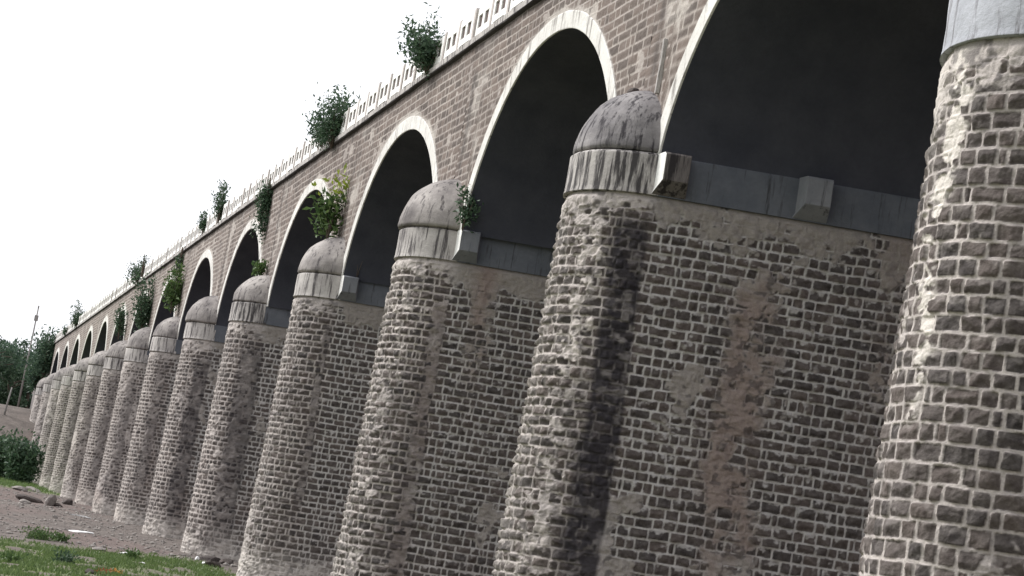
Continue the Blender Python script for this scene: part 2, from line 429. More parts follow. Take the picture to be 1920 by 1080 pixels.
BULGE = {0: 0, 1: .0, 2: .09, 3: .05, 4: .03, 5: .10, 6: .03}
DOME_H = {0: 1.4, 1: 1.36, 2: 1.42, 3: 1.34, 4: 1.25, 5: 1.38}
def build_caps(k, pier):
    Rd = 1.300
    dm = M['blue'] if k == 0 else M['drum_dark'] if k in (1, 4) else M['drum']
    lathe_half(k, [(R0 - .06, 0.0), (Rd + .012, 0.0), (Rd, .08), (Rd - .01, HD - .03), (Rd - .06, HD + .01), (R0 - .3, HD + .015)], 'cap_drum', dm, 300 + k, pier, .012)
    rb = Rd - .035 + BULGE.get(k, .08 * rnd.random()); hd = DOME_H.get(k, 1.2 + .25 * rnd.random()) - .15
    pts = [(rb - .12, HD + .012), (rb - .02, HD + .03)]
    for a in np.linspace(0.04, math.pi / 2, 22):
        pts.append((rb * max(math.cos(a), 0) ** .86, HD + .03 + hd * math.sin(a)))
    mt = M['dome_dark'] if k == 1 else M['blue'] if k == 0 else M['dome']
    lathe_half(k, pts, 'cap_dome', mt, 330 + k, pier, .03, .02)
    # impost band on both flanks: slightly proud of the wall, from the spandrel plane inwards
    for sgn in (1, -1):
        mb = MB(); P = []
        for t in (-.02, D * .5, D - .3):
            for (o_, z_) in ((R0 - .12, 0.0), (R0 + .065, 0.0), (R0 + .06, HD - .03), (R0 + .03, HD + .012), (R0 - .25, HD + .012)):
                P.append((px(k) + dv_[0] * t + sgn * nv_[0] * o_, YO + dv_[1] * t + sgn * nv_[1] * o_, z_))
        F = []
        for i in range(2):
            for j in range(4):
                q = (i * 5 + j, i * 5 + j + 1, (i + 1) * 5 + j + 1, (i + 1) * 5 + j)
                F.append(q if sgn > 0 else q[::-1])
        F.append((0, 4, 3, 2, 1) if sgn > 0 else (0, 1, 2, 3, 4))
        mb.add(P, F)
        mb.build('impost_band', M['band'], pier)
    ts = {1: (-.06, 2.18), 2: (-.08, 2.0), 3: (-.06,)}.get(k, ())
    for i, t in enumerate(ts):
        mb = MB(); w = .56; P = []
        prof = [(R0 - .1, .015), (R0 + .075, .015), (R0 + .34, .22), (R0 + .34, HD - .03), (R0 + .30, HD + .006), (R0 - .1, HD + .006)]
        for dt in (0, w):
            for o_, z_ in prof:
                tt = t + dt + (.13 if dt == 0 else -.03) * max(o_ - R0 - .05, 0) / .29
                P.append((px(k) + dv_[0] * tt + nv_[0] * o_, YO + dv_[1] * tt + nv_[1] * o_, z_))
        n = len(prof)
        F = [tuple(range(n))[::-1], tuple(range(n, 2 * n))] + [(j, (j + 1) % n, n + (j + 1) % n, n + j) for j in range(n)]
        mb.add(P, F)
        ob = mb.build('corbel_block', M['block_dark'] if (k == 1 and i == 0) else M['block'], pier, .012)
        if i == 0: ob.data.materials.append(M['white']); ob.data.polygons[0].material_index = 1  # white front face; the sunlight falling on it is put into the colour

piers = {}
for k in range(-1, NP):
    p = build_pier(k); piers[k] = p
    build_caps(k, p)
piers[0]['label'] = 'nearest pier with pale blue grey cap and a white lime streak down its nose'
piers[1]['label'] = 'pier with a soot streaked cap and a dark stain beside its nose'

# vaults, white arch rings, spandrel masonry
def prof_z(u): return (1 - np.minimum(np.abs(u), 1) ** 2.1) ** (1 / 1.5)
def ell(th, a, b): return a * np.cos(th), HB + b * prof_z(np.cos(th))
ARCH_D = {1: (0, -.15), 2: (.18, .0), 3: (.1, -.08), 4: (.1, -.1)}
def build_span(k):
    """span between pier k-1 (right) and pier k (left)"""
    xc = (px(k - 1) + px(k)) / 2; a = (px(k - 1) - px(k) - W) / 2
    ad = ARCH_D.get(k, (0, -.05)); xc += ad[0]; rise = RISE + ad[1]
    th = np.linspace(0, math.pi, 61); t = np.linspace(0, D, 13)
    Th, Tg = np.meshgrid(th, t, indexing='ij')
    ex, ez = ell(Th, a, rise)
    nz = (fbm(Th * 3, Tg * .8, 500 + k, 3) - .5) * .03
    V = np.stack([xc + ex + Tg * math.tan(SK), Tg + .0, ez + nz], -1).reshape(-1, 3)
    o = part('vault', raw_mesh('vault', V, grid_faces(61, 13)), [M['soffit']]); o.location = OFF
    # ring: rectangular section, proud of the spandrel
    th = np.linspace(0, math.pi, 110)
    sec = [(-.004, .0), (-.004, -.03), (.006, -.036), (RT_ - .02, -.04), (RT_, -.03), (RT_, .06)]
    V = []
    for i, (dr, y) in enumerate(sec):
        wob = (fbm(th * 9, th * 0 + i, 600 + k, 3) - .5) * (.03 if i >= 3 else .012)
        x, z = ell(th, a + dr + wob, rise + dr + wob); V.append(np.stack([xc + x, np.full_like(x, y), np.maximum(z, HB - .05)], -1))
    V = np.stack(V, 1).reshape(-1, 3)
    o = part('arch_ring', raw_mesh('arch_ring', V, grid_faces(110, len(sec)), False), [M['ring']]); o.location = OFF
    # spandrel
    st = {1: .03, 2: .022, 3: .026, 4: .03, 5: .04}.get(k, .06 if k > 0 else .1)
    x = np.arange(px(k), px(k - 1) + st * .5, st); x[-1] = px(k - 1)
    q = prof_z((x - xc) / (a + RT_ - .08))
    zl = np.where(abs(x - xc) < a + RT_ - .08, HB + (rise + RT_ - .08) * q, .3)
    nz_ = int(5.0 / st)
    f = np.linspace(0, 1, nz_)
    X = np.repeat(x[:, None], nz_, 1); Z = zl[:, None] + (H - zl[:, None]) * f[None]
    sd_ = 700
    mask, face, tone, tone2, lv = stones(X, Z, sd_ + k, (.165, .205), (.24, .62), .020 + .15 * max(st - .02, 0), .006 + st * .45)
    med = fbm(X * 2.0, Z * 2.0, sd_ + 3, 4); ragged = fbm(X * .9, Z * .9, sd_ + 9, 3) - .5
    cov = sst(.60, .78, med) * .8
    edge = sst(.25, .0, Z - zl[:, None] - .04 + ragged * .3) * (abs(X - xc) < a + .3)
    cov = np.maximum(cov, edge)
    dark = np.zeros_like(X); lime = edge * .4 + .25 * gauss(X - px(k) - 1.0, .5) * sst(.4, .6, med) * sst(1.5, 3, Z)
    for kk in (k, k - 1):                                     # stain under the deck drain over each pier
        w = .10 + .05 * (kk % 3)
        g = gauss(X - px(kk) - .35 + ragged * .15, w) * sst(1.6, 2.2, Z); dark = np.maximum(dark, g * .6 * sst(.2, .5, med))
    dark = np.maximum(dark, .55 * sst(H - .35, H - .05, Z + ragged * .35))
    hf = fbm(X * 8, Z * 9, sd_ + 14, 3); cr = sst(-.10, .10, cov - .5 + (hf - .5) * .9 + (tone2 - .5) * .35)
    vis = mask * (1 - cr)
    h = mask * (.5 + .5 * face) * .024 * (1 - .5 * cov) + (1 - mask) * .012 + cov * fbm(X * 6, Z * 6, 5, 3) * .014
    V = np.stack([X, -h, Z], -1).reshape(-1, 3)
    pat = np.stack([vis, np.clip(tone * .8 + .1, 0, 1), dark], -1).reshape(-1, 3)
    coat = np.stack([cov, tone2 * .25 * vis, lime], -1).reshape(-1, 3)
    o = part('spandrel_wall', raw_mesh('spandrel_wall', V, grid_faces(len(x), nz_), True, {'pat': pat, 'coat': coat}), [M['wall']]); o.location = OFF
    # far face
    V = np.stack([X[::4, ::8] + D * math.tan(SK), np.full_like(X[::4, ::8], D - .0), Z[::4, ::8]], -1)
    zz = np.zeros((V.shape[0] * V.shape[1], 3)) + (.7, .5, 0)
    V2 = V.reshape(-1, 3)
    o = part('spandrel_wall', raw_mesh('spandrel_wall', V2, grid_faces(V.shape[0], V.shape[1], True), True, {'pat': zz, 'coat': zz * 0}), [M['wall']]); o.location = OFF
for k in range(0, NP): build_span(k)

# cornice, deck, parapet
X0, X1 = px(NP - 1) - 10, px(-1)
def long_strip(name, sec, mat, x0=X0, x1=X1, step=.25, seed=1, amp=.02, parent=None):
    x = np.arange(x0, x1 + .01, step); V = []
    for i, (y, z) in enumerate(sec):
        wob = (fbm(x * 1.3, x * 0 + i * .3, seed, 4) - .5) * amp * 2
        V.append(np.stack([x, y + wob, z + wob * .6], -1))
    V = np.stack(V, 1).reshape(-1, 3)
    o = part(name, raw_mesh(name, V, grid_faces(len(x), len(sec), True), False), [mat], parent)
    if parent is None: o.location = OFF
    return o
long_strip('cornice', [(.02, H - .05), (-.10, H - .025), (-.12, H - .005), (-.115, H + .012), (.1, H + .016)], M['black_lip'], seed=3, amp=.03)
par = long_strip('parapet', [(-.095, H + .012), (-.10, H + .155), (-.07, H + .17), (.24, H + .17), (.25, H + .0)], M['drum'], seed=5, amp=.012)
o = part('deck', MB().mesh('deck') if False else raw_mesh('deck', np.array([(X0, .2, H + .03), (X1, .2, H + .03), (X1 + D * math.tan(SK), D, H + .03), (X0 + D * math.tan(SK), D, H + .03)]), np.array([[0, 1, 2, 3]]), False), [M['deck']]); o.location = OFF
mb = MB(); mb.box(X0, X1, D - .2, D, H + .03, H + .7); o = mb.build('far_parapet', M['white'], bridge); o.location = OFF
# abutment at the far end
mb = MB(); mb.box(X0 - 16, px(NP - 1) - S / 2, .02, D, GZ - .5, H - .02); o = mb.build('abutment', M['cornice'], bridge); o.location = OFF

PER = 1.37; ZB = H + .16; ZT = H + .91
def panel_mb(mb, x0, jit=0):
    """one parapet bay, white frame with two upright openings over a drain slot; the post stands at its right end"""
    y = -.03 + jit
    w = PER - .15
    a, b = x0 + .01, x0 + w
    mid = (a + b) / 2 - .06
    o0, o1 = ZB + .25, ZT - .19                                              # opening from o0 to o1
    mb.box(a, a + .14, y, y + .14, ZB + .09, ZT - .02)                       # stiles
    mb.box(b - .26, b, y, y + .14, ZB + .09, ZT - .02)
    mb.box(mid - .09, mid + .09, y + .002, y + .138, o0, o1)
    mb.box(a + .14, b - .26, y, y + .14, o1, ZT - .02)                       # rails
    mb.box(a + .14, b - .26, y, y + .14, ZB + .09, o0)
    mb.box(a, a + .16, y, y + .14, ZB, ZB + .09); mb.box(b - .24, b, y, y + .14, ZB, ZB + .09)
    return a, b, mid, y
def post_mb(mb, b, y):
    mb.box(b + .003, b + .139, y - .022, y + .15, ZB - .005, ZT + .012)
def back_mb(mb, a, b, y):
    mb.box(a + .12, b - .12, y + .035, y + .10, ZB + .22, ZT - .15)
def slot_mb(mb, a, b, y):
    mb.box(a + .10, b - .15, y + .02, y + .06, ZB - .01, ZB + .10)
mb = MB(); info = panel_mb(mb, 0); panel_me = mb.mesh('baluster_panel'); panel_me.materials.append(M['white'])
mb2 = MB(); back_mb(mb2, *info[:2], info[3]); panel_me.materials.append(M['recess'])
mb3 = MB(); slot_mb(mb3, *info[:2], info[3]); panel_me.materials.append(M['slot'])
mb4 = MB(); post_mb(mb4, info[1], info[3])
def join_mats(mbs, name, mats):
    me = bpy.data.meshes.new(name); v = []; f = []; mi = []
    for i, m in enumerate(mbs):
        n = len(v); v += m.v; f += [tuple(j + n for j in q) for q in m.f]; mi += [i] * len(m.f)
    me.from_pydata(v, [], f); me.polygons.foreach_set('material_index', mi)
    for m in mats: me.materials.append(m)
    me.update(); return me
panel_me = join_mats([mb, mb2, mb3, mb4], 'baluster_panel', [M['white'], M['recess'], M['slot'], M['post']])
PX = -22.94 + .10                       # right edge of a post
n = 0; rest = [MB(), MB(), MB(), MB()]
GAPS = {4, 13}
xs = [PX - PER * i for i in range(-20, 108)]
for i, x in zip(range(-20, 108), xs):
    if 0 <= i < 96:
        o = link('baluster_panel', panel_me, par); o.location = (x - PER, rnd.uniform(-.002, .002), rnd.uniform(-.012, .012))
        o.rotation_euler = (rnd.uniform(-.004, .004), rnd.uniform(-.008, .008), rnd.uniform(-.001, .001))
    else:
        a, b, mid, y = panel_mb(rest[0], x - PER); back_mb(rest[1], a, b, y); slot_mb(rest[2], a, b, y); post_mb(rest[3], b, y)
o = link('baluster_panel', join_mats(rest, 'baluster_panel_run', [M['white'], M['recess'], M['slot'], M['post']]), par); o['kind'] = 'stuff'

# upright stone drain spout on the spandrel beside the second cap, and rubble on that cap
mb = MB(); x = -11.42
P = [(x - .035, .0), (x - .045, -.07), (x + .035, -.075), (x + .045, 0)]
V = [(a + (.03 if z > 2 else 0) * f, b, z) for f, z in ((0, 1.72), (1, 2.2), (1, 2.62)) for a, b in P]
F = [(4 * i + j, 4 * i + (j + 1) % 4, 4 * i + 4 + (j + 1) % 4, 4 * i + 4 + j) for i in range(2) for j in range(4)] + [(3, 2, 1, 0), (8, 9, 10, 11)]
mb.add(V, F); o = mb.build('drain_spout', M['drum'], bridge, .015); o.location = OFF

# ------------------------------------------------------------------ ground
def gheight(x, y):
    d = (fbm(x * .06, y * .06, 40, 4) - .5) * .7 + (fbm(x * .5, y * .5, 41, 4) - .5) * .16
    near = sst(4, .5, abs(y + 1.5)) * sst(-20, -35, x) * .85 + .0
    bank = sst(-146, -175, x + .25 * (y + 3)) * 6.6 + sst(-178, -420, x) * 9
    inside = sst(20, 60, x) * 0
    return GZ + d * (1 - near) + bank + inside
xa = np.unique(np.concatenate([np.linspace(-3000, -420, 40), np.linspace(-420, -180, 90), np.arange(-180, -90, .7), np.arange(-90, -20, .22), np.linspace(-20, 60, 60), np.linspace(60, 900, 25)]))
ya = np.unique(np.concatenate([np.linspace(-1500, -60, 40), np.linspace(-60, -16, 40), np.arange(-16, 6, .22), np.linspace(6, 40, 40), np.linspace(40, 1500, 40)]))
Xg, Yg = np.meshgrid(xa, ya, indexing='ij')
Zg = gheight(Xg, Yg)
def grassiness(x, y):
    n = fbm(x * .13 + 3, y * .30, 61, 4); n2 = fbm(x * .8, y * 1.1, 62, 3)
    g = sst(-46, -40, x + y * .7) * sst(.40, .56, n * .75 + n2 * .25 + .13) * sst(-.7, -2.0, y) 
    f = sst(-108, -118, x + y) * .95 * sst(-147, -141, x)
    return np.clip(np.maximum(g * sst(.30, .55, fbm(x * 1.7, y * 2.2, 63, 3)), f), 0, 1)
G = grassiness(Xg, Yg)
red = sst(.52, .66, fbm(Xg * .11, Yg * .25, 71, 3))
V = np.stack([Xg, Yg, Zg], -1).reshape(-1, 3)
gm, gn, gb = mat_new('riverbed_earth')
vc = node(gn, 'ShaderNodeVertexColor', layer_name='pat'); sp = node(gn, 'ShaderNodeSeparateColor'); gn.links.new(vc.outputs[0], sp.inputs[0])
n1 = noise(gn, .9, 6, .65); n2 = noise(gn, 6, 5, .7); n3 = noise(gn, .16, 3, .5)
e = mix(gn, ramp(gn, n1, .32, .68), lin(88, 81, 76), lin(126, 117, 110))
e = mix(gn, ramp(gn, n2, .35, .7), mix(gn, .5, e, lin(62, 54, 53)), e)
e = mix(gn, sp.outputs[1], e, mix(gn, .35, e, lin(104, 84, 80)))
e = mix(gn, sp.outputs[0], e, mix(gn, ramp(gn, n2, .3, .7), lin(86, 98, 58), lin(116, 130, 74)))
gn.links.new(e, gb.inputs['Base Color']); bump(gn, gb, n2, .7, .08)
g = link('ground', raw_mesh('ground', V, grid_faces(len(xa), len(ya)), True, {'pat': np.stack([G, red, G * 0], -1).reshape(-1, 3)}), None, [gm])
g['kind'] = 'structure'
def gz(x, y): return float(gheight(np.array([x], float), np.array([y], float))[0])

# ------------------------------------------------------------------ vegetation
def leaves_mesh(name, C, size, seed, droop=.0, up=.3):
    """leaf blades (two bent quads) at points C with outward directions"""
    r = np.random.default_rng(seed); n = len(C)
    d = r.normal(size=(n, 3)); d[:, 2] += up - droop; d /= np.linalg.norm(d, axis=1)[:, None]
    a = r.normal(size=(n, 3)); a -= (a * d).sum(1)[:, None] * d; a /= np.linalg.norm(a, axis=1)[:, None]
    nn = np.cross(d, a)
    L = size * r.uniform(.6, 1.3, n)[:, None]; Wd = L * r.uniform(.32, .5, n)[:, None]
    p0 = C; p1 = C + d * L * .5 + a * Wd * .5 + nn * Wd * .12; p2 = C + d * L + nn * (-.12) * L; p3 = C + d * L * .5 - a * Wd * .5 + nn * Wd * .12
    V = np.stack([p0, p1, p2, p3], 1).reshape(-1, 3)
    return raw_mesh(name, V, np.arange(4 * n).reshape(-1, 4), True)
def shrub(name, loc, size, label, cat, group=None, n=500, leaf=.09, mat='leaf', stems=5, lean=(0, 0), seed=0, shape='round', up=.3, lime=0, hang=False, trunk=0):
    r = np.random.default_rng(seed + 11)
    root = empty(name, loc, label=label, cat=cat, group=group)
    wx, wy, hz = size
    mb = MB(); tips = []
    for i in range(stems):
        a = r.uniform(0, 6.28); rr = math.sqrt(r.random())
        hh = r.uniform(.45, 1.0) * hz
        tx = math.cos(a) * rr * wx * .5 + lean[0] * hh; ty = math.sin(a) * rr * wy * .5 + lean[1] * hh
        if hang: hh = -hh
        pts = [(0, 0, 0)]
        for q in (.3, .6, 1.0):
            pts.append((tx * q ** 1.2 + r.normal() * .03 * wx, ty * q ** 1.2 + r.normal() * .03 * wx, hh * q ** (.9)))
        mb.tube(pts, [(.022 + trunk) * (1 - .75 * q) * (hz / 1.4) ** .5 for q in (0, .33, .66, 1)], 5)
        tips.append(pts)
    mb.build('stem', M['bark'], root)
    C = []
    n = int(n * 1.9); leaf = leaf * 1.5; per = max(n // stems, 4)
    for pts in tips:
        pts = np.array(pts); q = r.uniform(.28 if not trunk else .4, 1.05, per) * 3
        i = np.clip(q.astype(int), 0, 2); f = (q - i)[:, None]
        c = pts[i] * (1 - f) + pts[i + 1] * f
        sp_ = (.06 + .09 * r.random((per, 1))) * max(wx, abs(hz) * .5)
        # side twigs: leaves gather in small bunches
        nb = max(per // 9, 2); bc = np.clip(r.normal(size=(nb, 3)), -1.6, 1.6) * np.array([1, 1, .8]); bi = r.integers(0, nb, per)
        c = c + bc[bi] * sp_ * .9 + np.clip(r.normal(size=(per, 3)), -1.4, 1.4) * leaf * .7
        C.append(c)
    C = np.concatenate(C)
    if lime:
        cut = np.quantile(C[:, 2], 1 - lime); top = C[C[:, 2] > cut]; C = C[C[:, 2] <= cut]
        o = link('young_foliage', leaves_mesh('young_foliage', top, leaf, seed + 2, up=up), root, [M['leaf_lime']]); o['label'] = 'yellow green young leaves'
    link('foliage', leaves_mesh('foliage', C, leaf, seed + 1, .9 if hang else 0, up), root, [M[mat]])
    return root
GP = 'shrubs rooted along the parapet'; GC = 'plants rooted on the pier caps'
shrub('parapet_shrub', (-28.05, -.12, 5.12), (1.6, 1.1, 1.40), 'round dense shrub on the parapet, nearest of those against the white sky', 'shrub', GP, 1150, .085, stems=11, lean=(-.30, -.05), seed=1)
shrub('parapet_shrub', (-39.2, -.14, 4.9), (2.1, 1.0, 1.6), 'broad dark shrub with upright shoots on the parapet over the fourth cap', 'shrub', GP, 1300, .09, stems=14, lean=(-.22, -.05), seed=2, up=.7)
shrub('parapet_shrub', (-41.0, -.14, 5.2), (1.2, .7, 1.0), 'low leafy growth at the left foot of the broad parapet shrub', 'shrub', GP, 420, .08, stems=7, lean=(-.2, -.05), seed=22, up=.6)
shrub('hanging_shrub', (-50.2, -.16, 5.45), (.8, .55, 2.1), 'dark shrub hanging down the spandrel from the parapet', 'shrub', GP, 900, .085, stems=9, lean=(.05, 0), seed=3, hang=True)
shrub('parapet_shrub', (-62.9, -.12, 5.2), (.75, .6, 1.75), 'slim upright dark shrub standing on the parapet', 'shrub', GP, 520, .085, stems=6, lean=(-.15, 0), seed=4, up=.8)
shrub('parapet_shrub', (-67.8, -.12, 5.2), (.6, .5, 1.15), 'small pointed shrub just left of the slim upright one', 'shrub', GP, 260, .08, stems=5, lean=(-.15, 0), seed=5, up=.8)
shrub('hanging_shrub', (-74.2, -.16, 5.25), (.6, .5, 2.2), 'thin creeper hanging down the brickwork beside a white arch', 'creeper', GP, 420, .085, stems=6, seed=6, hang=True)
shrub('parapet_shrub', (-94.5, -.14, 5.1), (2.2, .8, 1.1), 'low spreading shrub on the parapet left of the lone tall stem', 'shrub', GP, 520, .10, stems=8, lean=(-.4, 0), seed=7)
shrub('tall_sapling', (-92.6, -.12, 5.3), (.35, .3, 1.9), 'thin lone sapling with a tuft on top rising above the parapet', 'sapling', GP, 120, .08, stems=3, lean=(-.05, 0), seed=8, trunk=.03)
shrub('parapet_shrub', (-141.5, -.12, 5.1), (1.9, .9, 2.0), 'bushy shrub on the far parapet, last before the bridge end', 'shrub', GP, 520, .13, stems=9, lean=(-.3, 0), seed=9)
shrub('parapet_shrub', (-154, -.12, 5.0), (.9, .5, .9), 'tiny tuft on the parapet close to the bridge end', 'shrub', GP, 120, .12, stems=4, seed=10)
shrub('cap_sapling', (-36.1, -.34, 1.72), (1.25, .6, 1.95), 'leafy sapling with yellow green top growing on a pale pier cap', 'sapling', GC, 270, .15, 'leaf_bright', stems=7, lean=(-.1, 0), seed=12, lime=.13)
shrub('cap_plant', (-22.25, -.05, .62), (.45, .4, .95), 'small dark plant rooted above the corbel block beside a grey dome', 'plant', GC, 130, .085, stems=4, seed=13, lean=(.05, -.05))
shrub('cap_plant', (-48.2, -.3, 1.75), (.6, .4, .42), 'low dry tuft of grass on top of a pier cap', 'plant', GC, 160, .10, 'leaf_bright', stems=6, seed=14, up=.9)
shrub('cap_shrub', (-72.4, -.35, 1.9), (1.3, .7, 2.3), 'bright green shrub growing on a pier cap in front of an arch', 'shrub', GC, 480, .15, 'leaf_bright', stems=8, lean=(-.2, 0), seed=15)
shrub('cap_shrub', (-85.0, -.35, 1.6), (1.8, .9, 3.0), 'large dark shrub on a pier cap hiding most of an arch', 'shrub', GC, 800, .14, stems=11, lean=(-.2, 0), seed=16)
shrub('cap_shrub', (-97.6, -.35, 1.9), (.9, .6, 1.9), 'small dark shrub on a pier cap inside a white arch', 'shrub', GC, 240, .13, stems=6, lean=(-.15, 0), seed=17)
shrub('end_creeper', (-169.5, -.6, 1.6), (3.6, 1.4, 4.6), 'thick tangle of creeper smothering the far end of the bridge', 'creeper', None, 1500, .24, 'leaf_far', stems=22, lean=(-.3, 0), seed=18)
shrub('end_creeper', (-176, -.6, .2), (5.0, 2.0, 5.2), 'dark bushy growth over the bridge end beside the pole', 'creeper', None, 1300, .26, 'leaf_far', stems=18, lean=(-.25, 0), seed=19)
# bare twig on the block
mb = MB(); 
for a in ((.12, -.05, .42), (-.1, 0, .3), (.2, .05, .55)): mb.tube([(0, 0, 0), (a[0] * .5, a[1] * .5, a[2] * .6), a], [.012, .009, .004], 4)
o = mb.build('bare_twig', M['bark']); o.location = (-34.55, .35, .60); tag(o, 'bare dry twig standing on a corbel block under an arch', 'twig')

def tree(name, loc, h, w, label, group, n, leaf, seed, mat='leaf_far'):
    r = np.random.default_rng(seed); root = empty(name, loc, label=label, cat='tree', group=group)
    mb = MB(); tops = []
    tr = [(0, 0, -.3), (r.normal() * .1, r.normal() * .1, h * .25), (r.normal() * .3, r.normal() * .3, h * .5), (r.normal() * .5, r.normal() * .5, h * .8)]
    mb.tube(tr, [h * .03, h * .024, h * .016, h * .006], 8)
    for i in range(9):
        a = i * 2.4 + r.random(); q = r.uniform(.3, .75); b0 = Vector(tr[1]).lerp(Vector(tr[3]), q)
        e_ = b0 + Vector((math.cos(a) * w * .42, math.sin(a) * w * .42, h * r.uniform(.05, .25)))
        mb.tube([b0, b0.lerp(e_, .5) + Vector((0, 0, .1 * h * .3)), e_], [h * .010, h * .007, h * .003], 5); tops.append(e_)
    mb.build('trunk', M['bark'], root)
    nc = 34; C = []
    for i in range(nc):
        u = r.normal(size=3); u /= np.linalg.norm(u); rr = r.uniform(.55, 1.0)
        c = np.array([u[0] * w * .5 * rr, u[1] * w * .5 * rr, h * .52 + u[2] * h * .47 * rr])
        rad = r.uniform(.10, .2) * w
        m = n // nc; d = r.normal(size=(m, 3)); d /= np.linalg.norm(d, axis=1)[:, None]
        C.append(c + d * rad * np.array([1, 1, .65]) * (r.random((m, 1)) ** .4))
    link('crown', leaves_mesh('crown', np.concatenate(C), leaf, seed + 1, 0, .3), root, [M[mat]])
    return root
# left bank trees, bushes, pole
def at(x, y, dist):
    """point on the ray through photo pixel (x, y), dist metres ahead"""
    d = FW + RT * ((x - 960) / 3592.6) - UP * ((y - 540) / 3592.6)
    return CP + d * dist
for i, (xp, yb, dist, h, w, lab) in enumerate([
    (-30, 790, 225, 10.5, 9, 'tall dark tree at the left edge on the far bank'),
    (18, 785, 240, 10.5, 8, 'broad dark green tree on the far bank behind the bare post'),
    (48, 778, 225, 8.2, 5, 'narrower dark tree on the far bank just left of the pole'),
    (8, 765, 215, 5.5, 7, 'lighter green low tree in front of the dark bank trees'),
    (-70, 780, 210, 11, 10, 'wide dark tree mostly outside the left edge'),
    (30, 775, 232, 6.5, 9, 'low dark thicket tree filling the gap under the tall bank trees')]):
    b = at(xp, yb, dist)
    tree('bank_tree', (b.x, b.y, min(b.z, gz(b.x, b.y)) ), h + max(b.z - gz(b.x, b.y), 0), w, lab, 'trees on the far bank', 3400, .5, 60 + i, 'leaf_far' if i != 3 else 'leaf')
for i, (xp, yb, dist, w, h, lab) in enumerate([
    (15, 842, 158, 4.8, 3.6, 'dark feathery bush at the foot of the far piers'),
    (50, 856, 150, 2.8, 3.2, 'rounded dark bush touching the farthest pier bases'),
    (-25, 838, 158, 5, 3.4, 'dark bush reaching out of the left edge')]):
    b = at(xp, yb, dist)
    shrub('bank_bush', (b.x, b.y, gz(b.x, b.y) - .1), (w, w, h), lab, 'bush', 'bushes on the river bank', 2400, .26, 'leaf', stems=26, seed=80 + i, up=.2)
def utility_pole(base, top, r0, label, arm=True):
    root = empty('utility_pole', base, label=label, cat='pole')
    mb = MB(); v = top - base; mb.tube([(0, 0, -.5), tuple(v * .5), tuple(v)], [r0, r0 * .85, r0 * .65], 10); mb.build('shaft', M['pole'], root)
    if arm == 'box':
        mb = MB(); p = v * .90; mb.box(p.x - .12, p.x + .12, p.y - .2, p.y + .2, p.z - .25, p.z + .35); mb.build('switch_box', M['pole'], root, .02)
        mb = MB(); p = v; mb.tube([p, p + Vector((0, 0, .3))], [.07, .09], 8); mb.build('insulator', M['pole'], root)
    elif arm:
        mb = MB(); mb.tube([tuple(v * .985 + Vector((-.25, -.75, 0))), tuple(v * .985 + Vector((.25, .75, .12)))], .05, 6); mb.build('cross_arm', M['pole'], root)
        for q in (-.6, .0, .6):
            mb = MB(); p = v * .985 + Vector((.3 * q, q, .1)); mb.tube([p, p + Vector((0, 0, .22))], [.05, .06], 8); mb.build('insulator', M['rock_dark'], root)
        mb = MB(); p = v * .86; mb.box(p.x - .12, p.x + .12, p.y - .2, p.y + .2, p.z - .25, p.z + .35); mb.build('switch_box', M['pole'], root, .02)
b = at(40, 728, 200); t = at(65, 576, 200); t2 = Vector((b.x, b.y, t.z))
b.z = gz(b.x, b.y); utility_pole(b, t2 + Vector((.1, .15, 0)), .11, 'slim leaning utility pole rising above the far trees', 'box')
b = at(3, 690 + 110, 178); b.z = gz(b.x, b.y); utility_pole(b, b + Vector((.1, .25, 2.6)), .10, 'short pale bare post in front of the dark bank trees', False)

# grass
def blades(name, pts, h, seed, mat):
    r = np.random.default_rng(seed); n = len(pts)
    a = r.uniform(0, 6.283, n); hh = h * r.uniform(.5, 1.4, n); w = .02 + .012 * r.random(n)
    dx = np.cos(a); dy = np.sin(a); le = r.normal(size=(n, 2)) * .45 * hh[:, None]
    p0 = pts + np.stack([dx * w, dy * w, dx * 0 - .02], -1); p1 = pts - np.stack([dx * w, dy * w, dx * 0 + .02], -1)
    p2 = pts + np.stack([le[:, 0], le[:, 1], hh], -1)
    return raw_mesh(name, np.stack([p0, p1, p2], 1).reshape(-1, 3), np.arange(3 * n).reshape(-1, 3), False)
r = np.random.default_rng(3)
def scatter(n, x0, x1, y0, y1):
    x = r.uniform(x0, x1, n); y = r.uniform(y0, y1, n); k = r.random(n) < grassiness(x, y) ** 1.5
    x, y = x[k], y[k]; return np.stack([x, y, gheight(x, y)], -1)
pts = scatter(110000, -48, -18, -13, -.6)
o = link('grass', blades('grass', pts, .08, 4, None), None, [M['grass']]); tag(o, 'short green grass in patches on the riverbed in the foreground', 'grass', kind='stuff')
pts = scatter(40000, -190, -105, -22, -1)
o = link('grass', blades('grass', pts, .22, 5, None), None, [M['grass']]); tag(o, 'green grass strip below the dark bushes by the far piers', 'grass', kind='stuff')
def ground_tuft(x, y, w, h, n, lab, mat='leaf_bright', leaf=.07, seed=0, cat='grass tuft'):
    shrub('grass_tuft', (x, y, gz(x, y) - .02), (w, w * .8, h), lab, cat, 'tufts on the riverbed', n, leaf, mat, stems=14, seed=seed, up=1.0)
ground_tuft(-42.0, -6.3, 1.3, .17, 420, 'long low dark tuft left on the bare soil', seed=101)
ground_tuft(-42.6, -5.6, .7, .15, 220, 'round tuft at the right end of the long low tuft', seed=102)
ground_tuft(-30.5, -6.3, .7, .13, 200, 'small leafy weed in the middle of the foreground grass', 'leaf', seed=103)
ground_tuft(-37.2, -4.0, .5, .15, 160, 'upright light green tuft at the edge of the grass patch', seed=104)
ground_tuft(-27.2, -7.7, .6, .13, 200, 'leafy weed at the bottom left corner', seed=105)

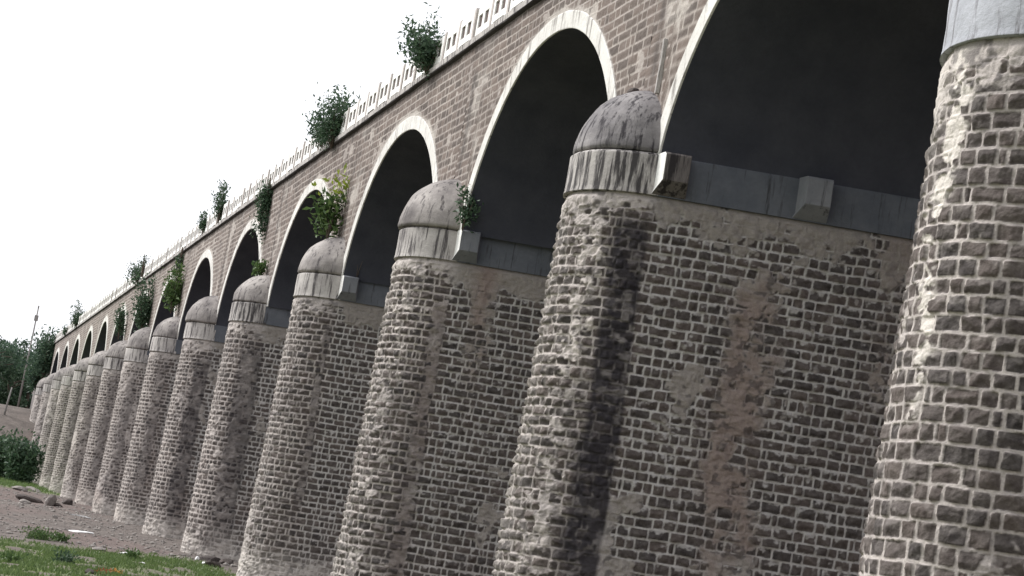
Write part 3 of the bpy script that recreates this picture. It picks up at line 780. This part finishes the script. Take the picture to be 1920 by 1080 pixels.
# rocks, litter, rubble
def rock(name, loc, sx, sy, sz, label, cat, mat='rock', seed=0, group=None):
    bm = bmesh.new(); bmesh.ops.create_icosphere(bm, subdivisions=2, radius=1)
    rr = random.Random(seed); pl = [(Vector((rr.gauss(0, 1), rr.gauss(0, 1), rr.gauss(0, 1))).normalized(), rr.uniform(.55, .85)) for _ in range(9)]
    for v in bm.verts:
        for nrm, d in pl:
            e_ = v.co.dot(nrm) - d
            if e_ > 0: v.co -= nrm * e_
        v.co.x *= sx; v.co.y *= sy; v.co.z *= sz
    me = bpy.data.meshes.new(name); bm.to_mesh(me); bm.free()
    o = link(name, me, None, [M[mat]]); o.location = loc; o.rotation_euler = (rr.uniform(-.2, .2), rr.uniform(-.2, .2), rr.uniform(0, 6))
    return tag(o, label, cat, group)
def onground(xp, yp):
    d = FW + RT * ((xp - 960) / 3592.6) - UP * ((yp - 540) / 3592.6)
    t = (GZ - CP.z) / d.z; p = CP + d * t
    p.z = gz(p.x, p.y); return p
q = np.random.default_rng(12); n = 2600
gx = -42 - 90 * q.random(n) ** 1.4; gy = q.uniform(-9, .5, n); kk = q.random(n) > grassiness(gx, gy) * .9
gx = gx[kk]; gy = gy[kk]; n = len(gx)
bm = bmesh.new(); bmesh.ops.create_icosphere(bm, subdivisions=1, radius=1); bm.verts.ensure_lookup_table()
tv = np.array([v.co[:] for v in bm.verts]); tf = np.array([[v.index for v in f.verts] for f in bm.faces]); bm.free()
ss = (.03 + .10 * q.random(n) ** 4)[:, None, None] * q.uniform(.6, 1.3, (n, 1, 3)) * (1, 1, .6)
V = tv[None] * q.uniform(.75, 1.2, (n, len(tv), 1)) * ss + np.stack([gx, gy, gheight(gx, gy) + .01], -1)[:, None]
o = link('gravel', raw_mesh('gravel', V.reshape(-1, 3), (tf[None] + np.arange(n)[:, None, None] * len(tv)).reshape(-1, 3), False), None, [M['rock']])
tag(o, 'loose grey stones scattered over the bare riverbed soil', 'gravel', kind='stuff')
R_ = 'rocks on the riverbed'
for i, (xp, yp, s, mt, lab) in enumerate([
    (36, 922, (.6, .45, .2), 'rock', 'pale flat rock near the far pier bases, leftmost of the rocks'),
    (62, 922, (.6, .45, .2), 'rock', 'grey flat rock behind the long dark rock'),
    (58, 938, (.95, .45, .22), 'rock_dark', 'long dark rock lying in front of the grey ones'),
    (47, 946, (.3, .3, .16), 'rock', 'small grey stone in front of the long dark rock'),
    (94, 946, (.32, .3, .5), 'rock', 'broken pale boulder leaning against a far pier'),
    (108, 948, (.4, .3, .15), 'rock_dark', 'dark stone beside the broken pale boulder'),
    (126, 946, (.45, .4, .25), 'rock_dark', 'small dark stone at the foot of a far pier'),
    (168, 1072, (.17, .13, .08), 'rock_dark', 'small black stone at the bottom edge in the grass'),
    (186, 1028, (.32, .22, .09), 'rock', 'flat grey stone at the edge of the grass'),
    (400, 1062, (.30, .3, .16), 'rock_dark', 'dark stone by the base of the fourth pier'),
    (392, 1052, (.42, .25, .12), 'rock_dark', 'flat dark slab at the base of the fifth pier'),
    (425, 1058, (.30, .25, .16), 'rock_dark', 'dark stone left of the fourth pier nose'),
    (102, 976, (.16, .14, .1), 'rock', 'lone grey pebble on the bare soil')]):
    p = onground(xp, yp); rock('rock', (p.x, p.y, p.z + s[2] * .35), *s, lab, 'rock', mt, 200 + i, R_)
for i, (xp, yp, s, lab) in enumerate([
    (150, 998, (.75, .28, .07), 'flat white scrap of plastic left on the bare soil'),
    (148, 971, (.75, .22, .06), 'thin white strip on the soil beside a far pier base'),
    (235, 1036, (.42, .2, .06), 'white plastic scrap at the edge of the grass'),
    (369, 1050, (.13, .1, .12), 'small white container near the fifth pier base'),
    (383, 1057, (.12, .1, .07), 'small grey white scrap right of the container'),
    (268, 1056, (.10, .08, .05), 'tiny white scrap in the grass')]):
    p = onground(xp, yp); s = tuple(.75 * q_ for q_ in s); rock('litter', (p.x, p.y, p.z + s[2] * .4), *s, lab, 'litter', 'litter', 240 + i, 'white litter on the riverbed')
M['red'] = leaf_mat('dry_red_leaf', (.28, .05, .03, 1), (.42, .10, .05, 1)); M['orange'] = leaf_mat('dry_orange_leaf', (.55, .22, .05, 1), (.7, .34, .08, 1))
for xp, mt, lab, sd_ in ((190, 'red', 'clump of dark red dry leaves at the bottom edge', 5), (204, 'red', 'smaller clump of red dry leaves beside the orange ones', 6), (216, 'orange', 'clump of orange dry leaves at the bottom edge', 7)):
    p = onground(xp, 1074); q = np.random.default_rng(sd_)
    C = q.normal(size=(40, 3)) * (.08, .07, .025) + (0, 0, .05)
    o = link('dry_leaves', leaves_mesh('dry_leaves', C, .06, sd_), None, [M[mt]]); o.location = p; tag(o, lab, 'dry leaves', 'dry leaves in the grass')
p = Vector((-12.2, -.16, 1.86))
rock('rubble_piece', p, .11, .09, .07, 'small chunk of rubble lying on top of the sooty domed cap', 'rubble', 'rock_dark', 301)
